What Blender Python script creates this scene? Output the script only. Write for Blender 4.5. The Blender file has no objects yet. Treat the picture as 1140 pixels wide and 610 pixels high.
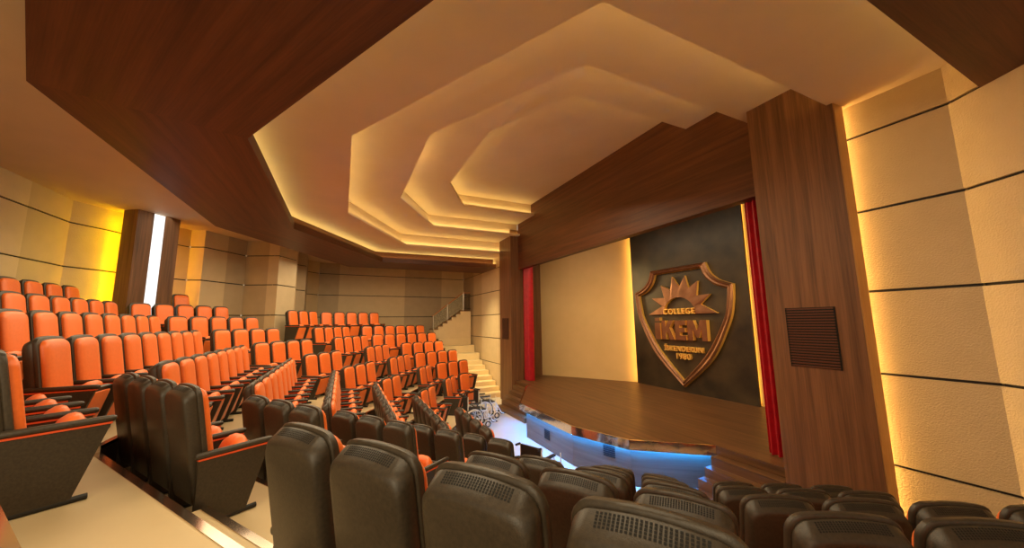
import bpy, bmesh, math, random
from mathutils import Vector, Matrix
random.seed(7)
C = bpy.context.scene.collection
sc = bpy.context.scene
M_ = 0.6            # metres per plan unit
ZF = 5.2            # eye height above the orchestra floor, in plan units


def W(x, y, z):
    return Vector((x * M_, y * M_, (z + ZF) * M_))


# ------------------------------------------------------------------ camera
RM = [[0.42665160758, 0.90433044729, -0.01244378744], [0.12566969595, -0.04565269381, 0.99102116984],
      [-0.89564252538, 0.42438458224, 0.13312472755]]
cam_d = bpy.data.cameras.new('camera')
cam_d.sensor_width = 36.0
cam_d.lens = 396.321 / 1140.0 * 36.0
cam_d.clip_start = 0.02
cam = bpy.data.objects.new('camera', cam_d)
C.objects.link(cam)
m3 = Matrix(((RM[0][0], RM[1][0], -RM[2][0]), (RM[0][1], RM[1][1], -RM[2][1]), (RM[0][2], RM[1][2], -RM[2][2])))
cam.matrix_world = Matrix.Translation(W(13.44475, -10.0, 0.0)) @ m3.to_4x4()
sc.camera = cam

# ------------------------------------------------------------------ world, lights, exposure
sc.view_settings.view_transform = 'Standard'
sc.view_settings.look = 'None'
sc.view_settings.gamma = 1.0
sc.view_settings.use_curve_mapping = False
sc.view_settings.exposure = 0.0
world = bpy.data.worlds.new('world')
sc.world = world
world.use_nodes = True
wbg = world.node_tree.nodes['Background']
wbg.inputs['Color'].default_value = (1.0, 0.80, 0.52, 1)
wbg.inputs['Strength'].default_value = 0.62

COVE = 12.0          # ceiling cove strips
GLOW = 30.0         # strip behind the right pillar
YELLOW = 38.0       # strip beside the lit column
BLUE = 110.0         # strip under the stage edge
EMBLEM = 70.0


def area(name, loc, target, size, energy, color, size_y=None, spread=180):
    d = bpy.data.lights.new(name, 'AREA')
    d.energy = energy
    d.color = color
    d.size = size
    d.spread = math.radians(spread)
    if size_y:
        d.shape = 'RECTANGLE'
        d.size_y = size_y
    o = bpy.data.objects.new(name, d)
    C.objects.link(o)
    o.location = loc
    o.rotation_euler = (Vector(target) - Vector(loc)).to_track_quat('-Z', 'Y').to_euler()
    return o


# unseen soft lights added below the ceiling to brighten the hall
FILL = (1.0, 0.81, 0.51)
area('fill_light', W(-10.0, -8.0, 4.0), W(-10.0, -8.0, -3), 5.0, 230, FILL)
area('fill_light', W(-1.0, -12.5, 4.0), W(-1.0, -12.0, -3), 5.0, 230, FILL)
area('fill_light', W(9.0, -9.0, 4.0), W(8.6, -8.5, -3), 4.0, 135, FILL)
area('fill_light', W(-6.0, -15.6, 4.5), W(-5.4, -18.0, -2), 3.0, 45, FILL)
area('fill_light', W(1.0, -5.0, 5.6), W(-1.0, -6.0, -5), 4.0, 240, FILL)
area('fill_light', W(19, -17, 4.0), W(0, -12, -3), 4.0, 330, FILL)
area('stage_fill', W(0, 1.4, 5.2), W(0, 4.2, -3.7), 7.0, 100, (1.0, 0.78, 0.48), 0.5)  # unseen lamp added behind the beam to brighten deck and panel
for sx in (-1, 1):
    area('stage_side_fill', W(sx * 7.0, 3.2, 2.5), W(0, 6.3, -.4), 0.8, 16, (1.0, 0.66, 0.26), 2.0, 60)  # unseen pair added so the emblem's gold sides glint
area('stair_fill', W(-12.2, -1.6, 3.6), W(-12.4, -1.0, -4), 0.9, 50, (1.0, 0.84, 0.42), 0.9, 80)  # unseen lamp added to brighten the lower steps


# ------------------------------------------------------------------ materials
def new_mat(name):
    m = bpy.data.materials.new(name)
    m.use_nodes = True
    nt = m.node_tree
    return m, nt, nt.nodes['Principled BSDF'], nt.nodes, nt.links


def plain(name, col, rough=0.5, metal=0.0, spec=0.5):
    m, nt, b, N, L = new_mat(name)
    b.inputs['Base Color'].default_value = (*col, 1)
    b.inputs['Roughness'].default_value = rough
    b.inputs['Metallic'].default_value = metal
    b.inputs['Specular IOR Level'].default_value = spec
    return m


def emit(name, col, strength):
    m = bpy.data.materials.new(name)
    m.use_nodes = True
    nt = m.node_tree
    nt.nodes.clear()
    e = nt.nodes.new('ShaderNodeEmission')
    e.inputs['Color'].default_value = (*col, 1)
    e.inputs['Strength'].default_value = strength
    o = nt.nodes.new('ShaderNodeOutputMaterial')
    nt.links.new(e.outputs[0], o.inputs[0])
    return m


def textured(name, c1, c2, scale, rough=0.6, bump=0.0, bscale=None, detail=4, spec=0.5, metal=0.0, dist=0.01):
    m, nt, b, N, L = new_mat(name)
    tc = N.new('ShaderNodeNewGeometry') if False else N.new('ShaderNodeTexCoord')
    no = N.new('ShaderNodeTexNoise')
    no.inputs['Scale'].default_value = scale
    no.inputs['Detail'].default_value = detail
    L.new(tc.outputs['Object'], no.inputs['Vector'])
    cr = N.new('ShaderNodeValToRGB')
    cr.color_ramp.elements[0].position = 0.3
    cr.color_ramp.elements[1].position = 0.7
    cr.color_ramp.elements[0].color = (*c1, 1)
    cr.color_ramp.elements[1].color = (*c2, 1)
    L.new(no.outputs['Fac'], cr.inputs['Fac'])
    L.new(cr.outputs['Color'], b.inputs['Base Color'])
    b.inputs['Roughness'].default_value = rough
    b.inputs['Metallic'].default_value = metal
    b.inputs['Specular IOR Level'].default_value = spec
    if bump:
        n2 = N.new('ShaderNodeTexNoise')
        n2.inputs['Scale'].default_value = bscale
        n2.inputs['Detail'].default_value = 3
        L.new(tc.outputs['Object'], n2.inputs['Vector'])
        bp = N.new('ShaderNodeBump')
        bp.inputs['Strength'].default_value = bump
        bp.inputs['Distance'].default_value = dist
        L.new(n2.outputs['Fac'], bp.inputs['Height'])
        L.new(bp.outputs['Normal'], b.inputs['Normal'])
    return m


def wood(name, dark, light, rough=0.45):
    """Grain runs along the u axis of the UV map (metres)."""
    m, nt, b, N, L = new_mat(name)
    uv = N.new('ShaderNodeUVMap')
    mp = N.new('ShaderNodeMapping')
    mp.inputs['Scale'].default_value = (0.35, 9.0, 1.0)
    L.new(uv.outputs['UV'], mp.inputs['Vector'])
    n1 = N.new('ShaderNodeTexNoise')
    n1.inputs['Scale'].default_value = 1.0
    n1.inputs['Detail'].default_value = 6
    n1.inputs['Roughness'].default_value = 0.65
    n1.inputs['Distortion'].default_value = 0.4
    L.new(mp.outputs['Vector'], n1.inputs['Vector'])
    mp2 = N.new('ShaderNodeMapping')
    mp2.inputs['Scale'].default_value = (1.5, 70.0, 1.0)
    L.new(uv.outputs['UV'], mp2.inputs['Vector'])
    n2 = N.new('ShaderNodeTexNoise')
    n2.inputs['Scale'].default_value = 1.0
    n2.inputs['Detail'].default_value = 3
    L.new(mp2.outputs['Vector'], n2.inputs['Vector'])
    mx = N.new('ShaderNodeMath')
    mx.operation = 'MULTIPLY_ADD'
    mx.inputs[1].default_value = 0.35
    L.new(n2.outputs['Fac'], mx.inputs[0])
    L.new(n1.outputs['Fac'], mx.inputs[2])
    cr = N.new('ShaderNodeValToRGB')
    cr.color_ramp.elements[0].position = 0.48
    cr.color_ramp.elements[1].position = 0.88
    cr.color_ramp.elements[0].color = (*dark, 1)
    cr.color_ramp.elements[1].color = (*light, 1)
    L.new(mx.outputs[0], cr.inputs['Fac'])
    L.new(cr.outputs['Color'], b.inputs['Base Color'])
    b.inputs['Roughness'].default_value = rough
    b.inputs['Specular IOR Level'].default_value = 0.35
    return m


MAT = {}
MAT['wood'] = wood('walnut_wood', (0.085, 0.034, 0.013), (0.22, 0.097, 0.040))
MAT['wood_dark'] = wood('dark_walnut_wood', (0.052, 0.015, 0.005), (0.125, 0.038, 0.013))
MAT['lit_wood'] = wood('lit_edge_wood', (0.42, 0.20, 0.06), (0.55, 0.28, 0.09))  # wood colour brightened to stand in for glow on the pillar side
MAT['deck'] = wood('stage_deck_wood', (0.070, 0.030, 0.010), (0.20, 0.092, 0.036), 0.4)
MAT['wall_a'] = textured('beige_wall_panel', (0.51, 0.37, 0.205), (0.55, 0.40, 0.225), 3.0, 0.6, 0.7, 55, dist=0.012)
MAT['wall_b'] = textured('shaded_wall_panel', (0.37, 0.265, 0.15), (0.41, 0.295, 0.17), 3.0, 0.6, 0.7, 55, dist=0.012)  # same beige darkened, shade of turned wall facets put into the colour
MAT['wall_c'] = textured('lit_wall_panel', (0.61, 0.46, 0.27), (0.66, 0.50, 0.295), 3.0, 0.6, 0.7, 55, dist=0.012)  # same beige lightened, light on turned wall facets put into the colour
MAT['groove'] = plain('dark_joint', (0.012, 0.008, 0.006), 0.6)
MAT['ceiling'] = textured('beige_ceiling_paint', (0.60, 0.445, 0.29), (0.64, 0.475, 0.31), 1.5, 0.7)
MAT['carpet'] = textured('cream_floor', (0.64, 0.49, 0.275), (0.69, 0.53, 0.30), 2.0, 0.55, 0.15, 300, dist=0.002)
MAT['floor'] = textured('cream_gloss_floor', (0.66, 0.60, 0.48), (0.70, 0.64, 0.52), 1.0, 0.25)
MAT['metal'] = plain('polished_nosing_metal', (0.75, 0.62, 0.50), 0.18, 1.0)
MAT['riser'] = plain('dark_riser', (0.05, 0.022, 0.012), 0.35)
MAT['mirror'] = textured('polished_edge_band', (0.88, 0.76, 0.62), (0.94, 0.84, 0.72), 14, 0.10, 0.10, 9, metal=1.0, dist=0.01)
MAT['black'] = textured('black_textured_plastic', (0.032, 0.023, 0.014), (0.052, 0.038, 0.023), 60, 0.42, 0.35, 240, dist=0.002)
MAT['grille'] = plain('grille_holes', (0.004, 0.003, 0.002), 0.8)
MAT['orange'] = textured('orange_fabric', (0.84, 0.165, 0.026), (0.90, 0.185, 0.032), 30, 0.38, 0.15, 500, dist=0.001)
_ob = MAT['orange'].node_tree.nodes['Principled BSDF']
_ob.inputs['Sheen Weight'].default_value = 0.18
_ob.inputs['Sheen Roughness'].default_value = 0.35
_ob.inputs['Sheen Tint'].default_value = (1.0, 0.82, 0.62, 1)
MAT['piping'] = plain('orange_piping', (0.75, 0.09, 0.02), 0.45)
MAT['red'] = textured('red_velvet', (0.36, 0.005, 0.012), (0.48, 0.010, 0.020), 8, 0.42)
MAT['cove'] = emit('cove_light', (1.0, 0.77, 0.27), COVE)
MAT['glow'] = emit('warm_strip_light', (1.0, 0.60, 0.16), GLOW)
MAT['yellow'] = emit('yellow_strip_light', (1.0, 0.68, 0.0), YELLOW)
MAT['amber'] = emit('amber_strip_light', (1.0, 0.36, 0.02), 30.0)
MAT['blue'] = emit('blue_strip_light', (0.01, 0.27, 1.0), BLUE)
MAT['emblem_light'] = emit('emblem_strip_light', (1.0, 0.52, 0.10), EMBLEM)
MAT['emblem_light_dim'] = emit('dim_strip_light', (1.0, 0.52, 0.10), 9.0)
MAT['white_light'] = emit('white_panel_light', (1.0, 0.97, 0.93), 1.3)
MAT['stone'] = textured('dark_stone_panel', (0.010, 0.008, 0.005), (0.060, 0.040, 0.019), 1.3, 0.4, 0.2, 12, detail=8)
MAT['copper'] = textured('brushed_copper', (0.19, 0.085, 0.045), (0.29, 0.14, 0.078), 3.0, 0.36, metal=0.75)
MAT['gold'] = plain('gold_letter_metal', (0.95, 0.58, 0.15), 0.4, 0.5)
MAT['stage_wall'] = textured('plain_beige_wall', (0.62, 0.42, 0.18), (0.66, 0.45, 0.20), 2, 0.6)
MAT['white_metal'] = plain('white_painted_metal', (0.8, 0.76, 0.68), 0.3)
MAT['rubber'] = plain('black_rubber', (0.012, 0.011, 0.010), 0.55)
MAT['steel'] = plain('brushed_steel', (0.62, 0.58, 0.50), 0.3, 1.0)
MAT['perforated'] = textured('speckled_railing_panel', (0.04, 0.034, 0.022), (0.40, 0.33, 0.21), 55, 0.5)
for e_, p_ in zip([n for n in MAT['perforated'].node_tree.nodes if n.type == 'VALTORGB'][0].color_ramp.elements, (.44, .58)):
    e_.position = p_
MAT['handrail'] = plain('orange_wood_handrail', (0.50, 0.17, 0.04), 0.45)
MAT['fascia'] = wood('grey_brown_fascia_wood', (0.085, 0.057, 0.042), (0.20, 0.14, 0.10), 0.4)


# ------------------------------------------------------------------ mesh helpers
class MB:
    def __init__(self):
        self.v, self.f, self.m, self.g = [], [], [], []

    def face(self, pts, mi=0, g=None):
        b = len(self.v)
        self.v += [tuple(p) for p in pts]
        self.f.append(list(range(b, b + len(pts))))
        self.m.append(mi)
        self.g.append(g)

    def poly_prism(self, pts, z0, z1, mi=0, g=None, top=None, side=None):
        """pts in metres (x, y), z in metres"""
        n = len(pts)
        self.face([(p[0], p[1], z1) for p in pts], mi if top is None else top, g)
        self.face([(p[0], p[1], z0) for p in reversed(pts)], mi, g)
        for i in range(n):
            a, b = pts[i], pts[(i + 1) % n]
            self.face([(a[0], a[1], z0), (b[0], b[1], z0), (b[0], b[1], z1), (a[0], a[1], z1)],
                      mi if side is None else side, g)

    def box(self, x0, x1, y0, y1, z0, z1, mi=0, g=None):
        self.poly_prism([(x0, y0), (x1, y0), (x1, y1), (x0, y1)], z0, z1, mi, g)

    def bar(self, a, b, w, h, mi=0, g=None):
        """box along a->b, width w (horizontal) and height h"""
        a, b = Vector(a), Vector(b)
        d = (b - a).normalized()
        up = Vector((0, 0, 1)) if abs(d.z) < 0.99 else Vector((1, 0, 0))
        s = d.cross(up).normalized() * (w / 2)
        u = s.normalized().cross(d).normalized() * (h / 2)
        c = [a - s - u, a + s - u, a + s + u, a - s + u]
        e = [b - s - u, b + s - u, b + s + u, b - s + u]
        self.face(c[::-1], mi, g)
        self.face(e, mi, g)
        for i in range(4):
            j = (i + 1) % 4
            self.face([c[i], c[j], e[j], e[i]], mi, g)

    def loft(self, rings, mi=0, cap=True, closed=True):
        n = len(rings[0])
        b = len(self.v)
        for r in rings:
            self.v += [tuple(p) for p in r]
        for k in range(len(rings) - 1):
            for i in range(n if closed else n - 1):
                j = (i + 1) % n
                self.f.append([b + k * n + i, b + k * n + j, b + (k + 1) * n + j, b + (k + 1) * n + i])
                self.m.append(mi)
                self.g.append(None)
        if cap:
            self.f.append([b + i for i in range(n)][::-1])
            self.f.append([b + (len(rings) - 1) * n + i for i in range(n)])
            self.m += [mi, mi]
            self.g += [None, None]

    def tube(self, path, r, n=8, mi=0, loop=False):
        path = [Vector(p) for p in path]
        rings = []
        cnt = len(path)
        prev = None
        for i, p in enumerate(path):
            if loop:
                d = path[(i + 1) % cnt] - path[i - 1]
            else:
                d = path[min(i + 1, cnt - 1)] - path[max(i - 1, 0)]
            d.normalize()
            ref = prev if prev is not None else (Vector((0, 0, 1)) if abs(d.z) < 0.9 else Vector((1, 0, 0)))
            s = d.cross(ref)
            if s.length < 1e-4:
                s = d.cross(Vector((1, 0.3, 0)))
            s.normalize()
            u = s.cross(d)
            prev = u
            rings.append([p + (s * math.cos(t) + u * math.sin(t)) * r for t in [2 * math.pi * k / n for k in range(n)]])
        if loop:
            rings.append(rings[0])
            self.loft(rings, mi, cap=False)
        else:
            self.loft(rings, mi)

    def build(self, name, mats, parent=None, smooth=False, merge=False, angle=40):
        me = bpy.data.meshes.new(name)
        me.from_pydata(self.v, [], self.f)
        if not isinstance(mats, (list, tuple)):
            mats = [mats]
        for m in mats:
            me.materials.append(m)
        me.polygons.foreach_set('material_index', self.m)
        uvl = me.uv_layers.new(name='UVMap')
        for p, g in zip(me.polygons, self.g):
            if g is None:
                continue
            g = Vector(g).normalized()
            n = p.normal
            if abs(n.dot(g)) > 0.9:
                g = Vector((0, 1, 0)) if abs(n.y) < 0.9 else Vector((1, 0, 0))
                g = (g - n * n.dot(g)).normalized()
            h = n.cross(g)
            for li in p.loop_indices:
                co = me.vertices[me.loops[li].vertex_index].co
                uvl.data[li].uv = (co.dot(g), co.dot(h))
        bm = bmesh.new()
        bm.from_mesh(me)
        if merge or smooth:
            bmesh.ops.remove_doubles(bm, verts=bm.verts, dist=1e-5)
        bmesh.ops.recalc_face_normals(bm, faces=bm.faces)
        bm.to_mesh(me)
        bm.free()
        if smooth:
            me.polygons.foreach_set('use_smooth', [True] * len(me.polygons))
            try:
                me.set_sharp_from_angle(angle=math.radians(angle))
            except Exception:
                pass
        o = bpy.data.objects.new(name, me)
        C.objects.link(o)
        if parent is not None:
            o.parent = parent
        return o


def empty(name, loc=(0, 0, 0), rz=0.0):
    o = bpy.data.objects.new(name, None)
    o.empty_display_size = 0.1
    C.objects.link(o)
    o.location = loc
    o.rotation_euler = (0, 0, rz)
    return o


def tag(o, label=None, cat=None, group=None, kind=None):
    if label:
        o['label'] = label
    if cat:
        o['category'] = cat
    if group:
        o['group'] = group
    if kind:
        o['kind'] = kind
    return o


def dup(o, parent=None):
    c = o.copy()
    C.objects.link(c)
    if parent is not None:
        c.parent = parent
    for ch in list(o.children):
        dup(ch, c)
    return c


# ------------------------------------------------------------------ seating plan (plan units)
CEN = Vector((0.0, 2.2))
SEG = {-2: (-67.4, 0.0), -1: (-33.7, 0.0), 0: (0.0, 0.0), 1: (33.7, -0.08), 3: (33.7, 0.28), 2: (58.0, 0.85)}
DROP = {1: -.10, 3: -.10, 2: -.10}      # the right-hand banks stand a little lower


def seg(j):
    a = math.radians(SEG[j][0])
    return Vector((math.sin(a), -math.cos(a))), Vector((math.cos(a), math.sin(a)))


def P2(j, r, t):
    n, tt = seg(j)
    return CEN + n * (r + SEG[j][1]) + tt * t


def meet(j0, r0, j1, r1):
    n0, _ = seg(j0)
    n1, _ = seg(j1)
    r0 += SEG[j0][1]
    r1 += SEG[j1][1]
    det = n0.x * n1.y - n0.y * n1.x
    return CEN + Vector(((r0 * n1.y - r1 * n0.y) / det, (n0.x * r1 - n1.x * r0) / det))


def at_y(j, r, y):
    n, _ = seg(j)
    r += SEG[j][1]
    return Vector(((r - n.y * (y - CEN.y)) / n.x, y))


def R_(k):
    return 9.2 + 1.58 * (k - 1)


def ZR(k):              # floor height of row k (plan z)
    return -5.2 if k < 1 else -5.44 + 0.57 * k


def RIN(k):
    return R_(k) - 1.27


# ------------------------------------------------------------------ floor and terraces
fl = MB()
fl.box(-22 * M_, 22 * M_, -23 * M_, 7.2 * M_, -0.1, 0.0, 0)
floor = fl.build('floor', MAT['floor'])
tag(floor, kind='structure')

ROUT = 24.5


def polyline(r, k):
    """pieces of a terrace edge: left of the hall, bank beyond the near aisle, foreground bank"""
    if k <= 6:
        return [([at_y(-2, r, -2.45), meet(-2, r, -1, r), meet(-1, r, 0, r), meet(0, r, 1, r)], 0),
                ([meet(0, r, 1, r), P2(1, r, .80)], -.10),
                ([P2(3, r, .80), meet(3, r, 2, r), at_y(2, r, -1.0)], -.10)]
    return [([P2(-1, r, 1.15), meet(-1, r, 0, r), meet(0, r, 1, r)], 0), ([meet(0, r, 1, r), P2(1, r, -2.6)], -.10)]


def strip_solid(inner, outer, z0, z1):
    mb = MB()
    n = len(inner)
    for i in range(n - 1):
        a, b, c, d = inner[i], inner[i + 1], outer[i + 1], outer[i]
        mb.face([W(a.x, a.y, z1), W(b.x, b.y, z1), W(c.x, c.y, z1), W(d.x, d.y, z1)], 0)
        mb.face([W(a.x, a.y, z0), W(b.x, b.y, z0), W(b.x, b.y, z1), W(a.x, a.y, z1)], 1)
        mb.face([W(d.x, d.y, z0), W(c.x, c.y, z0), W(c.x, c.y, z1), W(d.x, d.y, z1)], 0)
    for a, d in ((inner[0], outer[0]), (inner[-1], outer[-1])):
        mb.face([W(a.x, a.y, z0), W(d.x, d.y, z0), W(d.x, d.y, z1), W(a.x, a.y, z1)], 0)
    return mb


def nosing(pts, z, parent):
    mb = MB()
    for a, b in zip(pts[:-1], pts[1:]):
        d = (b - a).normalized()
        s = Vector((-d.y, d.x))
        mid = (a + b) / 2
        if (mid - CEN).dot(s) < 0:
            s = -s
        q = [a, b, b + s * 0.10, a + s * 0.10]
        mb.poly_prism([(p.x * M_, p.y * M_) for p in q], (z + ZF) * M_ - 0.03, (z + ZF) * M_ + 0.006)
    return mb.build('nosing', MAT['metal'], parent)


for k in range(1, 10):
    for (inner, dz), (outer, _) in zip(polyline(RIN(k), k), polyline(ROUT if k <= 6 else 22.5, k)):
        zlow = ZR(k - 1) + (dz if k > 1 else 0)
        t_ = strip_solid(inner, outer, zlow, ZR(k) + dz).build('terrace', [MAT['carpet'], MAT['riser']], floor)
        nosing(inner, ZR(k) + dz, t_)
# rear cross aisles at the two sides
for side in (-1, 1):
    if side < 0:
        r0 = 17.4
        inner = [at_y(-2, r0, -2.9), meet(-2, r0, -1, r0), P2(-1, r0, 1.15)]
        outer = [at_y(-2, ROUT, -2.9), meet(-2, ROUT, -1, ROUT), P2(-1, ROUT, 1.15)]
        z0, z1 = ZR(6), -1.0
    else:
        r0 = 17.13
        inner = [P2(1, r0, -2.1), meet(1, r0, 2, r0), at_y(2, r0, -1.0)]
        outer = [P2(1, ROUT, -2.1), meet(1, ROUT, 2, ROUT), at_y(2, ROUT, -1.0)]
        z0, z1 = ZR(6) - .10, -1.55
    t_ = strip_solid(inner, outer, z0, z1).build('terrace', [MAT['carpet'], MAT['wall_a'] if side < 0 else MAT['riser']], floor)
    nosing(inner, z1, t_)

# ------------------------------------------------------------------ seat rows (plan units)
ROWS = {}        # (bank, row) -> list of (segment, t)
cnt = {0: (5, .9), 1: (6, .92), 2: (7, .92), 3: (8, .9), 4: (8, .89), 6: (9, .91), 7: (11, .92), 8: (13, .90), 9: (13, .93)}
for k, (n, p) in cnt.items():
    ROWS['central', k] = [(0, (i - (n - 1) / 2) * p) for i in range(n)][::-1]
ROWS['central', 0] = [(0, 2.2 - .95 * i) for i in range(4)]
ROWS['central', 5] = [(0, 3.28 - .905 * i) for i in range(8)]
mid_ = {1: (1.9, 2), 2: (2.4, 2), 3: (2.86, 3), 4: (3.28, 3), 5: (4.27, 4), 6: (4.65, 4), 7: (5.2, 5), 8: (5.45, 5), 9: (2.95, 1)}
for k, (t, n) in mid_.items():
    ROWS['middle', k] = [(-1, t - .89 * i) for i in range(n)]
far1 = {1: (-1.45, 2), 2: (-1.68, 2), 3: (-1.30, 3), 4: (-1.6, 3), 5: (-.95, 4), 6: (-1.36, 4)}
far2 = {1: (2.09, 1), 2: (2.58, 3), 3: (3.10, 4), 4: (3.12, 4), 5: (4.38, 6), 6: (4.38, 6)}
for k in far1:
    ROWS['far', k] = [(-1, far1[k][0] - .88 * i) for i in range(far1[k][1])] + \
                     [(-2, far2[k][0] - .875 * i) for i in range(far2[k][1])]
near_ = {1: (-1.95, 2), 2: (-2.4, 2), 3: (-3.2, 3), 4: (-3.75, 3), 5: (-4.95, 4), 6: (-5.7, 4)}
for k, (t, n) in near_.items():
    ROWS['near', k] = [(1, t + .88 * i) for i in range(n)]
fg1 = {1: (2.1, 2), 2: (2.45, 2), 3: (1.9, 3), 4: (2.18, 3), 5: (1.36, 4)}
fg2 = {1: (.12, 3), 2: (-.45, 3), 3: (-.80, 4), 4: (-1.20, 4), 5: (-1.78, 3)}
for k in fg1:
    ROWS['foreground', k] = [(3, fg1[k][0] + .90 * i) for i in range(fg1[k][1])] + \
                            [(2, fg2[k][0] + .86 * i) for i in range(fg2[k][1])]

# steps in the two radial aisles: one half step below each terrace edge
for k in range(2, 7):
    for j in (-1, 1):
        if j == 1:
            t0 = ROWS['near', k - 1][-1][1] + .55
            t1 = fg1[k - 1][0] - .53
        else:
            t0 = far1[k - 1][0] + .53
            t1 = ROWS['middle', k - 1][-1][1] - .53
        r0, r1 = RIN(k) - .44, RIN(k)
        dz = -.10 if j == 1 else 0
        mb = MB()
        q = [P2(j, r0, t0), P2(j, r0, t1), P2(j, r1, t1), P2(j, r1, t0)]
        mb.poly_prism([(p.x * M_, p.y * M_) for p in q], (ZR(k - 1) + dz + ZF) * M_, (ZR(k - 1) + dz + .285 + ZF) * M_, 1, top=0)
        s_ = mb.build('aisle_step', [MAT['carpet'], MAT['riser']], floor)
        nosing([q[0], q[1]], ZR(k - 1) + dz + .285, s_)

# ------------------------------------------------------------------ ceiling
H3 = [(5.5, .57), (5.5, -4.05), (2.57, -5.64), (-2.57, -5.64), (-5.5, -4.05), (-5.5, .57)]
H2 = [(7.53, .57), (7.53, -5.27), (3.07, -7.82), (-3.07, -7.82), (-7.53, -5.27), (-7.53, .57)]
H1 = [(9.62, .57), (9.62, -6.56), (3.68, -10.0), (-3.68, -10.0), (-9.62, -6.56), (-9.62, .57)]
H0 = [(11.7, .57), (11.7, -7.77), (4.2, -12.1), (-4.2, -12.1), (-11.7, -7.77), (-11.7, .57)]
O0 = [(14.8, .57), (14.8, -9.79), (5.0, -15.0), (-5.0, -15.0), (-14.8, -9.79), (-14.8, .57)]
BIG = [(21, .57), (21, -15.5), (9.0, -21.0), (-9.0, -21.0), (-21, -15.5), (-21, .57)]


def grow(poly, d):
    """offset an open outline outwards by d"""
    pts = [Vector(p) for p in poly]
    out = []
    nrm = []
    for a, b in zip(pts[:-1], pts[1:]):
        e = (b - a).normalized()
        n = Vector((-e.y, e.x))
        if n.dot((a + b) / 2 - Vector((0, -2))) < 0:
            n = -n
        nrm.append(n)
    for i, p in enumerate(pts):
        if i == 0:
            out.append(p + nrm[0] * d)
        elif i == len(pts) - 1:
            out.append(p + nrm[-1] * d)
        else:
            n0, n1 = nrm[i - 1], nrm[i]
            b = (n0 + n1)
            out.append(p + b * (d / (1 + n0.dot(n1))))
    return [(q.x, q.y) for q in out]


def ring_slab(inner, outer, z0, z1, g=False):
    mb = MB()
    n = len(inner)
    for i in range(n - 1):
        a, b, c, d = inner[i], inner[i + 1], outer[i + 1], outer[i]
        gv = None
        if g:
            gv = (b[0] - a[0], b[1] - a[1], 0)
        mb.face([W(*a, z0), W(*b, z0), W(*c, z0), W(*d, z0)], 0, gv)
        mb.face([W(*a, z1), W(*b, z1), W(*c, z1), W(*d, z1)], 0, gv)
        mb.face([W(*a, z0), W(*b, z0), W(*b, z1), W(*a, z1)], 0, gv)
        mb.face([W(*d, z0), W(*c, z0), W(*c, z1), W(*d, z1)], 0, gv)
    for a, d in ((inner[0], outer[0]), (inner[-1], outer[-1])):
        mb.face([W(*a, z0), W(*d, z0), W(*d, z1), W(*a, z1)], 0)
    return mb


T0, T1, T2, T3 = 4.92, 5.76, 6.62, 7.42
SET, LIP = 0.42, 0.11
mb = ring_slab(grow(O0, -.2), BIG, 5.06, 5.2)
ceiling = mb.build('ceiling', MAT['ceiling'])
tag(ceiling, kind='structure')
for name, hole, outer, z in (('ceiling_tier', H1, grow(H0, .95), T0), ('ceiling_tier', H2, grow(H1, SET + .1), T1), ('ceiling_tier', H3, grow(H2, SET + .1), T2)):
    o = ring_slab(hole, outer, z, z + LIP).build(name, MAT['ceiling'], ceiling)
    nz = {T0: T1, T1: T2, T2: T3}[z]
    # riser set back behind the lip, and the cove light lying on the lip
    rs = ring_slab(grow(hole, SET), grow(hole, SET + .08), z + LIP, nz).build('cove_riser', MAT['ceiling'], o)
    ring_slab(grow(hole, .24), grow(hole, .32), z + LIP + .005, z + LIP + .04).build('cove_light', MAT['cove'], o)
mb = MB()
pts = grow(H3, SET + .1)
mb.poly_prism([(p[0] * M_, p[1] * M_) for p in pts], (T3 + ZF) * M_, (T3 + .12 + ZF) * M_)
mb.build('ceiling_tier', MAT['ceiling'], ceiling)
# dropped walnut soffit around the tiers, with its own cove light
bm_ = ring_slab(grow(H0, .66), O0, 4.12, 5.3, True)
b2 = ring_slab(H0, grow(H0, .66), 4.12, 4.44, True)
for f_, m_i, g_ in zip(b2.f, b2.m, b2.g):
    bm_.face([b2.v[i] for i in f_], m_i, g_)
band = bm_.build('wooden_soffit', MAT['wood_dark'], ceiling)
ring_slab(grow(H0, .42), grow(H0, .54), 4.445, 4.47).build('cove_light', MAT['cove'], band)

# ------------------------------------------------------------------ walls
GZ = [4.15, 2.38, .57, -1.21, -3.07, -4.9]


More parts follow.
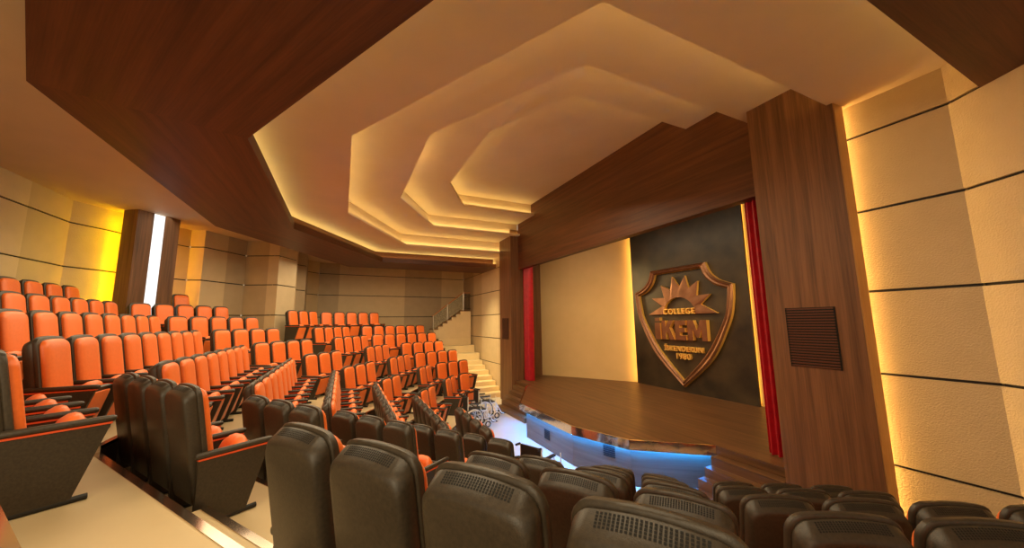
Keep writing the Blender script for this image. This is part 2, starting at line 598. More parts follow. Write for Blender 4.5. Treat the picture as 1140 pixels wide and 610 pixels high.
def wall(name, pts, tints, inside, top=5.1, bottom=-5.2, gs=GZ):
    """panels of a room wall along a plan polyline; tints: material index per piece between points"""
    mb = MB()
    levels = [top] + [g for g in gs if bottom < g < top] + [bottom]
    for i, (a, b) in enumerate(zip(pts[:-1], pts[1:])):
        a, b = Vector(a), Vector(b)
        d = (b - a).normalized()
        n = Vector((-d.y, d.x))
        if n.dot(Vector(inside) - (a + b) / 2) < 0:
            n = -n
        for hi, lo in zip(levels[:-1], levels[1:]):
            h = hi - (0.0 if hi == top else .028)
            l = lo + (0.0 if lo == bottom else .028)
            a2, b2 = a - n * .06, b - n * .06
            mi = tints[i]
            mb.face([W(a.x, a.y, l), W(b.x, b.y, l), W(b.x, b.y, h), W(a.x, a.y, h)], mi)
            mb.face([W(a.x, a.y, h), W(b.x, b.y, h), W(b2.x, b2.y, h), W(a2.x, a2.y, h)], mi)
            mb.face([W(a.x, a.y, l), W(b.x, b.y, l), W(b2.x, b2.y, l), W(a2.x, a2.y, l)], mi)
            if hi != top:
                mb.face([W(a2.x, a2.y, h - .02), W(b2.x, b2.y, h - .02), W(b2.x, b2.y, h + .076), W(a2.x, a2.y, h + .076)], 3)
        # back of the wall
        a3, b3 = a - n * .3, b - n * .3
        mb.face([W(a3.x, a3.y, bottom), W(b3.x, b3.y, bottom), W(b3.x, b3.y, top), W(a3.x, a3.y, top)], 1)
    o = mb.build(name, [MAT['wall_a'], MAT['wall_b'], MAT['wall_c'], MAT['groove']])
    tag(o, kind='structure')
    return o


IN = (0, -8)
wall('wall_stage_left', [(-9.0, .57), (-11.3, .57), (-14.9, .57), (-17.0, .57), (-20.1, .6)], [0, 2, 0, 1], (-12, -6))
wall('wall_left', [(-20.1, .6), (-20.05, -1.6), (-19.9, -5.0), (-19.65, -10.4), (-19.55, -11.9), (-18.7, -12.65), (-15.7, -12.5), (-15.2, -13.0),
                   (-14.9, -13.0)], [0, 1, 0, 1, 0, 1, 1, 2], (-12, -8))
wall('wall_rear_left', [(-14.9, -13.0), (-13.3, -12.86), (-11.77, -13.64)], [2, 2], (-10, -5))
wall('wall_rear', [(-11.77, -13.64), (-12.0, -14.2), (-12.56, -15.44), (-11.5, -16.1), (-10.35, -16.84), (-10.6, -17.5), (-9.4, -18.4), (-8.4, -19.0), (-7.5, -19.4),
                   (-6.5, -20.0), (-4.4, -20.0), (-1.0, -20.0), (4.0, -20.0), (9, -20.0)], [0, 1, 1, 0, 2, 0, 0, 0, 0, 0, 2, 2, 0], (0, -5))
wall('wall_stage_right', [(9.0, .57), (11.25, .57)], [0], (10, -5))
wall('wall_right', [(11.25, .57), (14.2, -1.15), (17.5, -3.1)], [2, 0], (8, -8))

# ------------------------------------------------------------------ proscenium: pillars, beam, stage
XI, XO = 7.86, 9.72


def vent(name, x0, x1, y, z0, z1, parent, slats=16):
    mb = MB()
    A, B = W(x0, y, z0), W(x1, y, z1)
    mb.box(A.x, B.x, A.y - .004, A.y + .004, A.z, B.z, 0)
    n = slats
    for i in range(n):
        z = A.z + (B.z - A.z) * (i + .5) / n
        h = (B.z - A.z) / n * .26
        mb.box(A.x, B.x, A.y - .016, A.y - .005, z - h, z + h, 1)
    for xa, xb in ((A.x - .006, A.x + .01), (B.x - .01, B.x + .006)):
        mb.box(xa, xb, A.y - .016, A.y, A.z, B.z, 0)
    return mb.build(name, [MAT['grille'], MAT['wood_dark']], parent)


for s in (-1, 1):
    p = empty('proscenium_pillar', W(s * (XI + XO) / 2, .2, -5.2))
    tag(p, ('walnut pillar with square vent at the right of the stage' if s > 0 else
            'walnut pillar with narrow vent at the left of the stage, by the yellow steps'), 'pillar', 'pillars framing the stage')
    mb = MB()
    A, B = W(XI, 0, -5.2), W(XO, .36, 6.2)
    x0, x1 = (A.x, B.x) if s > 0 else (-B.x, -A.x)
    mb.box(x0, x1, A.y, B.y, A.z, B.z, 0, (0, 0, 1))
    o = mb.build('pillar_shaft', MAT['wood'], p)
    o.location = -p.location
    mb = MB()
    xa, xb = W(XI, 0, 0).x, W(XO - .75, 0, 0).x
    if s < 0:
        xa, xb = -xb, -xa
    mb.box(xa, xb, B.y, W(0, .95, 0).y, A.z, B.z, 0, (0, 0, 1))
    o = mb.build('pillar_return', MAT['wood'], p)
    o.location = -p.location
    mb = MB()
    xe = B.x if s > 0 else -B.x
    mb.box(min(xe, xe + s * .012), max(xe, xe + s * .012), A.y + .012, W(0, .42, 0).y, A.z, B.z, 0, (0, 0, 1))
    o = mb.build('lit_edge', MAT['lit_wood'], p)  # pale strip added to imitate the lit side face of the pillar
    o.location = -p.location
    v = vent('vent_grille', s * 8.78 - .49, s * 8.78 + .49, -.002, -1.156, .251, p, 22)
    v.location = -p.location
    mb = MB()
    q = W(s * (XO - .26), .47, 0)
    mb.box(q.x - .02, q.x + .02, q.y - .03, q.y + .03, A.z + .1, B.z - .1)
    o = mb.build('light_strip', MAT['glow'], p)
    o.location = -p.location

mb = MB()
A, B = W(-XI, .57, 3.5), W(XI, .95, 7.5)
mb.box(A.x, B.x, A.y, B.y, A.z, B.z, 0, (1, 0, 0))
beam = mb.build('proscenium_beam', MAT['wood_dark'])
tag(beam, 'long dark walnut beam spanning above the stage opening', 'beam')

# stage platform
SZ = -3.75
apron = [(-5.85, .27), (-5.69, -.09), (-2.0, -2.37), (2.2, -2.37), (4.29, -1.65), (5.44, -.24), (5.85, .27)]
stage = empty('stage_platform', W(0, 0, -5.2))
tag(stage, 'raised wooden stage with curved polished front edge lit blue underneath', 'stage')
so = -Vector(stage.location)
mb = MB()
deck = [(-7.86, .27)] + apron + [(7.86, .27), (7.86, .5), (9.6, 1.0), (9.4, 3.0), (3.6, 6.9), (-3.6, 6.9), (-9.4, 3.0), (-9.6, 1.0), (-7.86, .5)]
mb.poly_prism([(x * M_, y * M_) for x, y in deck], (SZ - .27 + ZF) * M_, (SZ + ZF) * M_, 0, (1, 0, 0))
o = mb.build('deck', MAT['deck'], stage)
o.location = so


def shrink(poly, d):
    return [(p[0] - (d if p[0] > 0 else -d) * (1 if abs(p[0]) > 2.3 else .6), p[1] + d) for p in poly]


mb = MB()
for a, b in zip(apron[:-1], apron[1:]):
    d = (Vector(b) - Vector(a)).normalized()
    n = Vector((d.y, -d.x)) * .02
    mb.face([W(a[0] + n.x, a[1] + n.y, SZ - .29), W(b[0] + n.x, b[1] + n.y, SZ - .29), W(b[0] + n.x, b[1] + n.y, SZ + .012), W(a[0] + n.x, a[1] + n.y, SZ + .012)])
    mb.face([W(a[0] + n.x, a[1] + n.y, SZ + .012), W(b[0] + n.x, b[1] + n.y, SZ + .012), W(b[0] - n.x * 2, b[1] - n.y * 2, SZ + .012), W(a[0] - n.x * 2, a[1] - n.y * 2, SZ + .012)])
    mb.face([W(a[0] + n.x, a[1] + n.y, SZ - .29), W(b[0] + n.x, b[1] + n.y, SZ - .29), W(b[0] - n.x * 6, b[1] - n.y * 6, SZ - .29), W(a[0] - n.x * 6, a[1] - n.y * 6, SZ - .29)])
o = mb.build('edge_band', MAT['mirror'], stage)
o.location = so
fas = [(-5.4, .3), (-1.7, -2.18), (1.95, -2.18), (4.15, -1.48), (5.25, -.1), (5.6, .4)]
mb = MB()
for a, b in zip(fas[:-1], fas[1:]):
    g = (b[0] - a[0], b[1] - a[1], 0)
    mb.face([W(*a, -5.2), W(*b, -5.2), W(*b, SZ - .27), W(*a, SZ - .27)], 0, g)
o = mb.build('fascia', MAT['fascia'], stage)
o.location = so
mb = MB()
for a, b in zip(fas[:-1], fas[1:]):
    d = (Vector(b) - Vector(a)).normalized()
    n = Vector((d.y, -d.x))
    p0, p1 = Vector(a) + n * .14, Vector(b) + n * .14
    mb.bar(W(p0.x, p0.y, SZ - .285), W(p1.x, p1.y, SZ - .285), .05, .012)
o = mb.build('light_strip', MAT['blue'], stage)
o.location = so


def fvent(a, b, f, w, z0, z1):
    a, b = Vector(a), Vector(b)
    d = (b - a).normalized()
    n = Vector((d.y, -d.x))
    c = a + (b - a) * f
    mb = MB()
    for k in range(6):
        z = z0 + (z1 - z0) * (k + .5) / 6
        p, q = c - d * w / 2 + n * .01, c + d * w / 2 + n * .01
        mb.bar(W(p.x, p.y, z), W(q.x, q.y, z), .014, (z1 - z0) * M_ / 6 * .62)
    o = mb.build('vent_grille', MAT['grille'], stage)
    o.location = so


fvent(fas[1], fas[2], .50, .42, -4.80, -4.42)
fvent(fas[2], fas[3], .66, .44, -4.52, -4.14)

# steps at both ends of the apron
for s in (-1, 1):
    st = empty('stage_steps', W(s * 6.9, -.4, -5.2))
    tag(st, ('walnut steps up to the stage at its right end, beside the pillar' if s > 0 else
             'walnut steps up to the stage at its far left end'), 'steps', 'steps onto the stage')
    for k in range(1, 6):
        mb = MB()
        y0, y1 = .27 - .31 * k, .27 - .31 * (k - 1) if k > 1 else .27
        z1 = SZ - .242 * k
        xa, xb = (5.9, 7.84) if s > 0 else (-7.8 + .12 * k, -5.75 + (-.05 - y0) / 2.24 * 3.73)
        mb.box(xa * M_, xb * M_, y0 * M_, .27 * M_ if k == 1 else y1 * M_, 0.0, (z1 + ZF) * M_, 0, (1, 0, 0))
        o = mb.build('step', MAT['deck'], st)
        o.location = -Vector(st.location)

# stage surround
mb = MB()
for s in (-1, 1):
    mb.face([W(s * 9.4, .95, -5.2), W(s * 9.15, 3.0, -5.2), W(s * 9.15, 3.0, 6), W(s * 9.4, .95, 6)], 0, (0, 0, 1))
mb.face([W(-9.4, .96, 5.9), W(9.4, .96, 5.9), W(9.15, 7, 5.9), W(-9.15, 7, 5.9)], 0, (1, 0, 0))
o = mb.build('wall_stage_sides', MAT['wood'])
tag(o, kind='structure')
mb = MB()
for s in (-1, 1):
    mb.face([W(s * 9.15, 3.0, -4.2), W(s * 2.9, 7.0, -4.2), W(s * 2.9, 7.0, 6), W(s * 9.15, 3.0, 6)])
mb.face([W(-4, 7.0, -4.2), W(4, 7.0, -4.2), W(4, 7.0, 6), W(-4, 7.0, 6)])
o = mb.build('wall_stage_back', MAT['stage_wall'])
tag(o, kind='structure')

# dark backdrop panel
bp = empty('backdrop_panel', W(0, 6.4, SZ))
tag(bp, 'tall dark mottled panel standing at the back of the stage', 'panel')
mb = MB()
mb.box(-3.45 * M_, 3.6 * M_, 6.35 * M_, 6.45 * M_, (SZ + ZF) * M_, (5.6 + ZF) * M_)
o = mb.build('panel_board', MAT['stone'], bp)
o.location = -Vector(bp.location)
for s in (-1, 1):
    mb = MB()
    x = (-3.28 if s < 0 else 3.43) * M_
    mb.box(x - .02, x + .02, 6.50 * M_, 6.56 * M_, (SZ + .1 + ZF) * M_, (5.4 + ZF) * M_)
    o = mb.build('light_strip', MAT['emblem_light' if s < 0 else 'emblem_light_dim'], bp)
    o.location = -Vector(bp.location)

# ---- shield emblem on the panel
em = empty('shield_emblem', W(0, 6.35, SZ))
tag(em, 'copper shield emblem with sun and raised letters on the dark panel', 'emblem')
eo = -Vector(em.location)
YP = 6.35


def curve_pts(ctrl, n=8):
    """Catmull-Rom through control points"""
    out = []
    P = [Vector(c) for c in ctrl]
    for i in range(len(P) - 1):
        p0, p1, p2, p3 = P[max(i - 1, 0)], P[i], P[i + 1], P[min(i + 2, len(P) - 1)]
        for k in range(n):
            t = k / n
            out.append(.5 * ((2 * p1) + (p2 - p0) * t + (2 * p0 - 5 * p1 + 4 * p2 - p3) * t * t + (3 * p1 - p0 - 3 * p2 + p3) * t ** 3))
    out.append(P[-1])
    return out


def shield(half):
    """half outline from top centre-right to the bottom, mirrored"""
    r = []
    for part in half:
        q = curve_pts(part)
        r += q if not r else q[1:]
    l = [Vector((-p.x, p.y)) for p in reversed(r[:-1])]
    return r + l


so_ = shield([[(1.75, 2.83), (1.95, 2.30), (2.42, 1.88), (3.05, 1.63)], [(3.05, 1.63), (2.98, .8), (2.72, -.14), (1.72, -1.92), (0.0, -3.47)]])
si_ = shield([[(1.45, 2.58), (1.68, 2.08), (2.15, 1.66), (2.74, 1.44)], [(2.74, 1.44), (2.66, .8), (2.44, -.02), (1.46, -1.63), (0.0, -3.14)]])


def mid(a, b, f):
    return [p * (1 - f) + q * f for p, q in zip(a, b)]


def vring(pts, y):
    return [W(p.x, y, p.y) for p in pts]


mb = MB()
rings = [vring(so_, YP - .02), vring(so_, YP - .20), vring(mid(so_, si_, .25), YP - .26), vring(mid(so_, si_, .5), YP - .22), vring(mid(so_, si_, .75), YP - .26), vring(si_, YP - .18), vring(si_, YP - .02)]
mb.loft(rings[:2], 1, cap=False)
mb.loft(rings[1:6], 0, cap=False)
mb.loft(rings[5:], 1, cap=False)
o = mb.build('shield_frame', [MAT['copper'], MAT['gold']], em)
o.location = eo
sun = [(-2.12, .30), (-1.10, .76), (-1.80, 1.24), (-.92, 1.22), (-1.12, 1.93), (-.46, 1.62), (-.30, 2.32), (.10, 1.74), (.50, 2.31), (.66, 1.63), (1.22, 1.95), (1.10, 1.22), (1.86, 1.24), (1.30, .76), (2.16, .30)]
arc = [(1.0 * math.cos(a), .30 + .90 * math.sin(a)) for a in [math.pi * i / 16 for i in range(17)]]
mb = MB()
inner_s, outer_s = [Vector(p) for p in arc], [Vector(p) for p in reversed(sun)]
# strip between the rays and the half disc opening
no = len(outer_s)
arcr = [Vector((1.0 * math.cos(math.pi * i / (no - 1)), .30 + .90 * math.sin(math.pi * i / (no - 1)))) for i in range(no)]
for i in range(no - 1):
    a, b, c, d = outer_s[i], outer_s[i + 1], arcr[i + 1], arcr[i]
    y0, y1 = YP - .16, YP - .02
    mb.face([W(a.x, y0, a.y), W(b.x, y0, b.y), W(c.x, y0 - .03, c.y), W(d.x, y0 - .03, d.y)])
    mb.face([W(a.x, y0, a.y), W(b.x, y0, b.y), W(b.x, y1, b.y), W(a.x, y1, a.y)], 1)
    mb.face([W(d.x, y0 - .03, d.y), W(c.x, y0 - .03, c.y), W(c.x, y1, c.y), W(d.x, y1, d.y)], 1)
o = mb.build('sun', [MAT['copper'], MAT['gold']], em)
o.location = eo


def letters(name, body, x0, x1, z0, z1, depth, mats, off):
    cu = bpy.data.curves.new(name, 'FONT')
    cu.body = body
    cu.align_x = 'CENTER'
    cu.extrude = 1.0
    cu.offset = off
    cu.space_character = 1.12
    tmp = bpy.data.objects.new(name + '_t', cu)
    C.objects.link(tmp)
    bpy.context.view_layer.update()
    me = bpy.data.meshes.new_from_object(tmp)
    bpy.data.objects.remove(tmp)
    bpy.data.curves.remove(cu)
    xs = [v.co.x for v in me.vertices]
    ys = [v.co.y for v in me.vertices]
    mx, Mx, my, My = min(xs), max(xs), min(ys), max(ys)
    for v in me.vertices:
        x = x0 + (v.co.x - mx) / (Mx - mx) * (x1 - x0)
        z = z0 + (v.co.y - my) / (My - my) * (z1 - z0)
        y = YP - .02 - depth * (v.co.z + 1) / 2
        v.co = W(x, y, z)
    me.materials.clear()
    for m in mats:
        me.materials.append(m)
    for p in me.polygons:
        p.material_index = 0 if abs(p.normal.z) > .7 else len(mats) - 1
    bm = bmesh.new()
    bm.from_mesh(me)
    bmesh.ops.recalc_face_normals(bm, faces=bm.faces)
    bm.to_mesh(me)
    bm.free()
    for p in me.polygons:
        p.material_index = 0 if abs(p.normal.y) > .7 else len(mats) - 1
    o = bpy.data.objects.new(name, me)
    C.objects.link(o)
    o.parent = em
    o.location = eo
    return o


letters('lettering', 'COLLEGE', -.98, .98, .30, .60, .22, [MAT['gold']], .012)
# big block letters, each a bold extruded outline
BLOCK = {
    'I': (-1.62, -1.24, [[(0, 0), (1, 0), (1, .80), (0, .80)], [(.06, .88), (.94, .88), (.94, 1.04), (.06, 1.04)]]),
    'K': (-1.14, -.36, [[(0, 0), (.34, 0), (.34, .27), (.45, .38), (.66, 0), (1.04, 0), (.66, .56), (1.0, .90), (.60, .90), (.34, .60), (.34, .90), (0, .90)]]),
    'E': (-.26, .40, [[(0, 0), (1, 0), (1, .22), (.42, .22), (.42, .35), (.92, .35), (.92, .56), (.42, .56), (.42, .68), (1, .68), (1, .90), (0, .90)]]),
    'M': (.50, 1.60, [[(0, 0), (.27, 0), (.27, .50), (.42, .14), (.58, .14), (.73, .50), (.73, 0), (1, 0), (1, .90), (.68, .90), (.5, .46), (.32, .90), (0, .90)]]),
}
mb = MB()
for x0, x1, polys in BLOCK.values():
    for poly in polys:
        q = [(x0 + (x1 - x0) * px, -1.06 + 1.14 * pz) for px, pz in poly]
        fr = [W(x, YP - .25, z) for x, z in q]
        bk = [W(x, YP - .02, z) for x, z in q]
        mb.face(fr, 0)
        for i in range(len(q)):
            j = (i + 1) % len(q)
            mb.face([fr[i], fr[j], bk[j], bk[i]], 1)
o = mb.build('lettering', [MAT['copper'], MAT['gold']], em)
o.location = eo
letters('lettering', '\u0130SKENDERUN', -1.13, 1.22, -1.66, -1.30, .16, [MAT['gold']], .012)
letters('lettering', '1980', -.36, .50, -2.06, -1.75, .16, [MAT['gold']], .012)

# ------------------------------------------------------------------ curtains
for s in (-1, 1):
    mb = MB()
    n = 60
    x0, x1 = (6.95, 7.84) if s > 0 else (7.10, 7.84)
    prof = []
    for i in range(n + 1):
        f = i / n
        x = x0 + (x1 - x0) * f
        y = (.86 if s > 0 else .93) + (.09 if s > 0 else .16) * math.sin(f * 2 * math.pi * 4.5 + .6) + .03 * math.sin(f * 17)
        prof.append((s * x, y + .1))
    back = [(x, y + .07) for x, y in reversed(prof)]
    ring = prof + back
    zs = [SZ + .02, -2.5, 0, 2.0, 3.9]
    mb.loft([[W(x, y, z) for x, y in ring] for z in zs])
    o = mb.build('stage_curtain', MAT['red'], smooth=True, angle=80)
    tag(o, 'red velvet stage curtain gathered at the %s side of the opening, %s' % (('right', 'beside the dark panel') if s > 0 else ('left', 'beside the beige wall')),
        'curtain', 'red stage curtains')

# ------------------------------------------------------------------ lit column at the rear
cn, ct = seg(-1)
colc = Vector((-7.0, -18.24))
t_a, t_b = 0.0, -1.72
col = empty('light_column', W(colc.x, colc.y, -1.0))
tag(col, 'dark walnut column with a white vertical light panel behind the seats', 'column')
co = -Vector(col.location)


def cpt(t, d):
    p = colc + ct * t + cn * d
    return (p.x * M_, p.y * M_)


zb, zt = (-1.0 + ZF) * M_, (5.06 + ZF) * M_
g = (0, 0, 1)
mb = MB()
mb.poly_prism([cpt(0, 0), cpt(-.62, 0), cpt(-.62, .75), cpt(0, .75)], zb, zt, 0, g)
mb.poly_prism([cpt(-1.08, 0), cpt(-1.72, 0), cpt(-1.72, .75), cpt(-1.08, .75)], zb, zt, 0, g)
mb.poly_prism([cpt(-.62, .3), cpt(-1.08, .3), cpt(-1.08, .75), cpt(-.62, .75)], zb, zt, 0, g)
o = mb.build('column_casing', MAT['wood'], col)
o.location = co
mb = MB()
mb.poly_prism([cpt(-.625, .02), cpt(-1.075, .02), cpt(-1.075, .28), cpt(-.625, .28)], zb, zt - .01)
o = mb.build('light_panel', MAT['white_light'], col)
o.location = co
mb = MB()
mb.poly_prism([cpt(-.22, .80), cpt(-.30, .80), cpt(-.30, .86), cpt(-.22, .86)], zb + .2, zt - .1)
o = mb.build('light_strip', MAT['yellow'], col)
o.location = co
mb = MB()
mb.poly_prism([cpt(-1.50, .80), cpt(-1.42, .80), cpt(-1.42, .86), cpt(-1.50, .86)], zb + .2, zt - .1)
o = mb.build('light_strip', MAT['amber'], col)
o.location = co

# ------------------------------------------------------------------ stairs at the far left
stairs = empty('side_stairs', W(-14, -1, -5.2))
tag(stairs, 'broad cream steps climbing along the wall left of the stage', 'stairs')
prof = [(-10.3, -4.92), (-11.1, -4.63), (-11.8, -4.33), (-12.5, -4.04), (-13.2, -3.72), (-13.9, -3.40), (-14.55, -3.08), (-15.3, -2.55), (-16.5, -1.96), (-17.5, -1.40)]
for i, (x, z) in enumerate(prof):
    mb = MB()
    xe = -19.9 if i == len(prof) - 1 else prof[i + 1][0]
    mb.box(xe * M_, x * M_, -2.42 * M_, .5 * M_, 0, (z + ZF) * M_)
    o = mb.build('step', MAT['carpet'], stairs)
    o.location = -Vector(stairs.location)

fl2 = empty('balcony_stairs', W(-18.4, -1.2, -1.4))
tag(fl2, 'short cream stair flight with railing in the far left corner', 'stairs')
fo = -Vector(fl2.location)
n = 7
ys = [-2.85 + i * (2.75 / n) for i in range(n + 1)]
zz = [-.80 + (i + 1) * (1.85 / n) for i in range(n)]
mb = MB()
outl = [(-2.85, -1.40)]
for i in range(n):
    outl += [(ys[i], zz[i] - .05 - (1.85 / n if i else .3)), (ys[i], zz[i] - .05)]
outl += [(.5, zz[-1] - .05), (.5, -1.40)]
clean = [outl[0]]
for p in outl[1:]:
    if p != clean[-1]:
        clean.append(p)
ring0 = [W(-17.55, y, z) for y, z in clean]
ring1 = [W(-19.0, y, z) for y, z in clean]
mb.face(ring0)
mb.face(ring1[::-1])
for i in range(len(clean)):
    j = (i + 1) % len(clean)
    mb.face([ring0[i], ring0[j], ring1[j], ring1[i]])
o = mb.build('stair_body', MAT['wall_c'], fl2)
o.location = fo
for i in range(n):
    mb = MB()
    a, b = W(-17.48, ys[i] - .06, zz[i] - .05), W(-19.0, (ys[i + 1] if i < n - 1 else .5), zz[i] + .02)
    mb.box(b.x, a.x, a.y, b.y, a.z, b.z, 0, (1, 0, 0))
    o = mb.build('tread', MAT['wood'], fl2)
    o.location = fo
rail = empty('stair_railing', W(-17.5, -1.4, -.8))
tag(rail, 'speckled grey railing with orange handrail on the corner stair flight', 'railing')
ro = -Vector(rail.location)
X = -17.55
mb = MB()
mb.face([W(X, -2.9, -.55), W(X, -.25, 1.25), W(X, -.25, 2.55), W(X, -2.9, .52)])
mb.face([W(X - .03, -2.9, -.55), W(X - .03, -.25, 1.25), W(X - .03, -.25, 2.55), W(X - .03, -2.9, .52)])
for (a, b) in (((-2.9, -.55), (-.25, 1.25)), ((-.25, 1.25), (-.25, 2.55)), ((-.25, 2.55), (-2.9, .52)), ((-2.9, .52), (-2.9, -.55))):
    mb.face([W(X, *a), W(X, *b), W(X - .03, *b), W(X - .03, *a)])
o = mb.build('railing_panel', MAT['perforated'], rail)
o.location = ro
mb = MB()
mb.tube([W(X, -3.0, .56), W(X, -.30, 2.64), W(X, .45, 2.68)], .022, 8)
o = mb.build('handrail', MAT['handrail'], rail)
o.location = ro
for y, z0, z1 in ((-1.68, .15, 1.62), (-.22, 1.05, 2.66), (-2.92, -.75, .6)):
    mb = MB()
    mb.tube([W(X + .06, y, z0), W(X + .06, y, z1)], .018, 8)
    o = mb.build('railing_post', MAT['steel'], rail)
    o.location = ro
mb = MB()
for i in range(5):
    mb.tube([W(X, -.08 + .11 * i, 1.08), W(X, -.08 + .11 * i, 2.62)], .012, 6)
for z in (1.25, 2.45):
    mb.tube([W(X, -.2, z), W(X, .48, z)], .012, 6)
o = mb.build('railing_bars', MAT['rubber'], rail)
o.location = ro


# ------------------------------------------------------------------ the theatre seat (metres, faces +y, origin on the floor)
def outline(hw, z0, z1, rt, rb, crown=0.0, n=5):
    pts = []

    def top(x):
        return z1 - crown * (x / hw) ** 2
    for k in range(n + 1):
        a = math.pi / 2 * k / n
        x = hw - rt + rt * math.cos(a)
        z = -rt + rt * math.sin(a)
        pts.append((x, top(x) + z))
    for i in range(1, 6):
        x = (hw - rt) * (1 - 2 * i / 6)
        pts.append((x, top(x)))
    for k in range(n + 1):
        a = math.pi / 2 + math.pi / 2 * k / n
        x = -(hw - rt) + rt * math.cos(a)
        z = -rt + rt * math.sin(a)
        pts.append((x, top(x) + z))
    for k in range(n + 1):
        a = math.pi + math.pi / 2 * k / n
        pts.append((-(hw - rb) + rb * math.cos(a), z0 + rb + rb * math.sin(a)))
    for k in range(n + 1):
        a = 1.5 * math.pi + math.pi / 2 * k / n
        pts.append((hw - rb + rb * math.cos(a), z0 + rb + rb * math.sin(a)))
    return pts


def lean(x, y, z):
    return Vector((x, y - (z - 1.09) * .16, z))


def layer(y, *a, **k):
    return [lean(x, y, z) for x, z in outline(*a, **k)]


def make_seat(ends):
    """ends: 'r' own right armrest only, 'lr' both"""
    root = empty('theatre_seat')
    # shell: front rim, then the thicker rear body with a sloping top
    mb = MB()
    mb.loft([layer(-.002, .216, .16, 1.112, .060, .03, .022), layer(-.008, .228, .15, 1.120, .066, .03, .022), layer(-.034, .230, .15, 1.122, .066, .03, .022),
             layer(-.042, .224, .155, 1.115, .062, .03, .022), layer(-.044, .212, .17, 1.102, .075, .03, .022)])
    mb.loft([layer(-.040, .214, .17, 1.104, .060, .03, .022), layer(-.056, .220, .16, 1.107, .064, .03, .022), layer(-.118, .217, .16, 1.062, .058, .03, .022),
             layer(-.128, .208, .165, 1.050, .066, .03, .022), layer(-.134, .198, .175, 1.036, .06, .03, .022)])
    shell = mb.build('back_shell', MAT['black'], root, smooth=True, angle=50)
    mb = MB()
    for i in range(24):
        for j in range(5):
            x = -.135 + .270 * i / 23
            f = .14 + .50 * j / 4
            y = -.056 - .062 * f
            z = 1.107 - .045 * f - .022 * (x / .217) ** 2 + .0012
            dx, dy = .0036, .0029
            dz = dy * .045 / .062
            mb.face([lean(x - dx, y + dy, z + dz), lean(x + dx, y + dy, z + dz), lean(x + dx, y - dy, z - dz), lean(x - dx, y - dy, z - dz)])
    mb.build('vent_grille', MAT['grille'], shell)
    # orange back pad
    mb = MB()
    mb.loft([layer(-.004, .198, .40, 1.080, .07, .04, .015), layer(.022, .204, .39, 1.088, .075, .04, .015), layer(.042, .192, .405, 1.074, .07, .04, .015), layer(.052, .165, .43, 1.045, .06, .04, .015), layer(.057, .10, .50, .98, .04, .03, .01)])
    mb.build('back_cushion', MAT['orange'], root, smooth=True, angle=60)
    # folded seat cushion
    o0, sd = Vector((0, .325, .07)), Vector((0, .27, .963)).normalized()
    wd = Vector((0, -sd.z, sd.y))

    def sl(w, *a, **k):
        return [o0 + Vector((x, 0, 0)) + sd * s + wd * w for x, s in outline(*a, **k)]
    mb = MB()
    mb.loft([sl(.026, .145, .03, .470, .09, .03, .008), sl(.036, .158, .02, .500, .10, .03, .014), sl(.06, .162, .02, .526, .11, .03, .02),
             sl(.085, .162, .02, .530, .11, .03, .022), sl(.115, .160, .02, .515, .10, .03, .02), sl(.14, .155, .03, .48, .08, .03, .015), sl(.15, .14, .05, .44, .06, .03, .01)])
    mb.build('seat_cushion', MAT['orange'], root, smooth=True, angle=60)
    # black pan under the folded cushion, with its orange insert
    mb = MB()
    mb.loft([sl(-.004, .214, .0, .470, .045, .03, .0), sl(-.010, .222, -.008, .478, .05, .03, .0), sl(.022, .222, -.008, .484, .05, .03, .0), sl(.030, .214, .0, .476, .045, .03, .0)])
    pan = mb.build('seat_pan', MAT['black'], root, smooth=True, angle=50)
    mb = MB()
    mb.loft([sl(-.008, .190, .02, .432, .03, .02, .0), sl(-.016, .188, .022, .430, .03, .02, .0), sl(-.020, .176, .034, .418, .025, .02, .0)])
    mb.build('pan_insert', MAT['orange'], pan, smooth=True, angle=60)
    # side frames
    sides = [1] if ends == 'r' else [-1, 1]
    for s in sides:
        xc = s * .268
        mb = MB()
        prof = [(.0, .03), (.365, .03), (.525, .525), (.0, .525)]
        w = .018
        a = [Vector((xc - w, y, z)) for y, z in prof]
        b = [Vector((xc + w, y, z)) for y, z in prof]
        mb.face(a)
        mb.face(b[::-1])
        for i in range(4):
            j = (i + 1) % 4
            mb.face([a[i], a[j], b[j], b[i]])
        panel = mb.build('side_panel', MAT['black'], root)
        mb = MB()
        mb.bar((xc, -.002, .531), (xc, .530, .531), .048, .013)
        mb.build('piping', MAT['piping'], panel)
        mb = MB()
        rings = []
        for y, sc_ in ((-.02, .7), (-.01, 1), (.49, 1), (.535, .93), (.552, .6)):
            rings.append([Vector((xc + .026 * sc_ * math.cos(t), y, .560 + .027 * sc_ * math.sin(t))) for t in [2 * math.pi * i / 10 for i in range(10)]])
        mb.loft(rings)
        mb.build('armrest', MAT['black'], root, smooth=True, angle=60)
        mb = MB()
        mb.tube([(xc, -.02, .022), (xc, .45, .022)], .022, 8)
        mb.build('foot_bar', MAT['rubber'], root, smooth=True, angle=60)
    return root


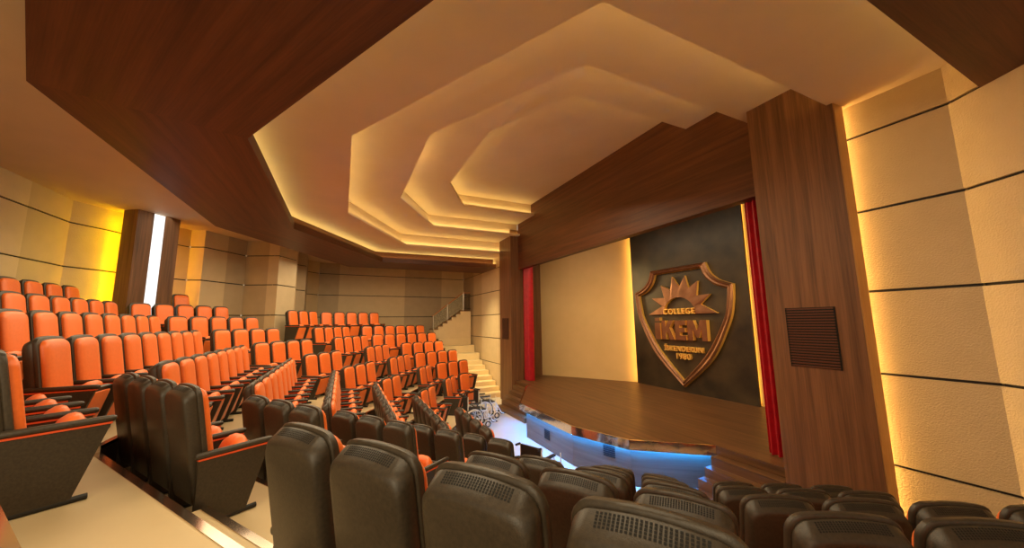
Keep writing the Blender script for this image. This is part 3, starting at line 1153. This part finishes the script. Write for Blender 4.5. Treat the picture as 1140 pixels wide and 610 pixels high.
proto = {'r': make_seat('r'), 'lr': make_seat('lr')}
used = {'r': False, 'lr': False}
ORD = ['', 'first', 'second', 'third', 'fourth', 'fifth', 'sixth', 'seventh', 'eighth', 'ninth', 'tenth', 'eleventh', 'twelfth', 'thirteenth']
BANK = {
    'central': ('orange theatre seat, %s from the left, %s row up in the central bank', 'theatre seats in the central bank'),
    'middle': ('orange theatre seat, %s from the left, %s row up, bank before the far aisle', 'theatre seats in the bank before the far aisle'),
    'far': ('orange theatre seat, %s from the left, %s row up, far bank by the stairs', 'theatre seats in the far bank by the stairs'),
    'near': ('black-backed theatre seat, %s from the left, %s row up, bank beyond the near aisle', 'theatre seats beyond the near aisle'),
    'foreground': ('black-backed theatre seat, %s from the left, %s row up in the foreground bank', 'theatre seats in the foreground bank'),
    'rear': ('orange theatre seat, %s from the left, upper row under the far left wall', 'theatre seats in the upper row at the far left'),
}


def place_seat(kind, loc, ang, label, group):
    if not used[kind]:
        o = proto[kind]
        used[kind] = True
    else:
        o = dup(proto[kind])
    o.location = loc
    o.rotation_euler = (0, 0, ang)
    tag(o, label, 'theatre seat', group)
    return o


def put_row(bank, lst, r, z, rowname):
    for i, (j, t) in enumerate(lst):
        p = P2(j, r, t)
        # local +x of a seat facing the stage runs along the row's +t
        first = min(q for jj, q in lst if jj == j)
        kind = 'lr' if abs(t - first) < 1e-6 else 'r'
        txt, grp = BANK[bank]
        lab = txt % ((ORD[i + 1], rowname) if rowname else (ORD[i + 1],))
        place_seat(kind, W(p.x, p.y, z + DROP.get(j, 0)), math.radians(SEG[j][0]), lab, grp)


for (bank, k), lst in ROWS.items():
    rr = {9: 21.45, 0: 7.8}.get(k, R_(k))
    rn = ORD[k + 1] if bank == 'central' else ORD[k]
    if bank == 'central' and k >= 7:          # only the part of the long rear rows near the picture
        lst = [q for q in lst if q[1] < {7: 4.7, 8: 2.0, 9: -.9}[k]]
    put_row(bank, lst, rr, ZR(k), rn)
put_row('rear', [(-1, -1.5), (-1, -2.38), (-1, -3.26)] +
        [(-2, 6.45 - .88 * i) for i in range(5)], 19.0, -1.0, None)


# ------------------------------------------------------------------ wheelchairs
def make_wheelchair():
    root = empty('wheelchair')

    def circle(x, r, cz, cy=0, n=28):
        return [(x, cy + r * math.cos(a), cz + r * math.sin(a)) for a in [2 * math.pi * i / n for i in range(n)]]
    for s in (-1, 1):
        x = s * .29
        mb = MB()
        mb.tube(circle(x, .290, .305), .013, 8, loop=True)
        wh = mb.build('wheel', MAT['rubber'], root, smooth=True)
        mb = MB()
        mb.tube(circle(x + s * .035, .255, .305), .011, 6, loop=True)
        mb.tube(circle(x, .262, .305), .012, 6, loop=True)
        for i in range(8):
            a = 2 * math.pi * i / 8
            mb.tube([(x, 0, .305), (x, .262 * math.cos(a), .305 + .262 * math.sin(a))], .003, 4)
        mb.tube([(x - .03, 0, .305), (x + .03, 0, .305)], .028, 8)
        mb.build('rim', MAT['white_metal'], wh, smooth=True)
        mb = MB()
        mb.tube(circle(s * .24, .075, .085, .46, 16), .018, 6, loop=True)
        mb.build('caster', MAT['rubber'], root, smooth=True)
        mb = MB()
        x = s * .235
        mb.tube([(x, -.28, .93), (x, -.17, .92), (x, -.17, .30), (x, .42, .26), (x, .42, .70)], .014, 6)
        mb.tube([(x, -.17, .50), (x, .42, .50), (x, .62, .16), (x, .70, .14)], .014, 6)
        mb.tube([(x, .46, .20), (x, .46, .40)], .014, 6)
        mb.tube([(x, .44, .085), (x, .46, .22)], .012, 6)
        mb.tube([(x, -.17, .70), (x, .20, .70), (x, .24, .50)], .012, 6)
        mb.build('side_frame', MAT['white_metal'], root, smooth=True)
        mb = MB()
        mb.box(x - .03, x + .03, -.12, .22, .705, .735)
        mb.build('armrest', MAT['rubber'], root)
        mb = MB()
        mb.tube([(x, -.30, .93), (x, -.19, .93)], .020, 8)
        mb.build('push_handle', MAT['rubber'], root, smooth=True)
        mb = MB()
        mb.box(min(x, x - s * .16), max(x, x - s * .16), .62, .78, .12, .135)
        mb.build('footrest', MAT['rubber'], root)
    mb = MB()
    mb.loft([[(x, y, z) for x, y in ((-.215, -.16), (.215, -.16), (.215, .40), (-.215, .40))] for z in (.49, .535)])
    mb.build('seat', MAT['rubber'], root)
    mb = MB()
    mb.box(-.215, .215, -.19, -.155, .52, .92)
    mb.build('backrest', MAT['rubber'], root)
    return root


wc = make_wheelchair()
for i, (x, y, a, lab) in enumerate([(-5.7, -2.9, 0, 'white wheelchair nearest the far stage steps'),
                                    (-4.35, -3.95, 0, 'white wheelchair in front of the seats, second from the stage steps'),
                                    (3.46, -4.52, 24, 'wheelchair half hidden behind the foreground seats, only handles showing')]):
    o = wc if i == 0 else dup(wc)
    o.location = W(x, y, -5.2)
    o.rotation_euler = (0, 0, math.radians(a))
    tag(o, lab, 'wheelchair', 'wheelchairs on the orchestra floor')
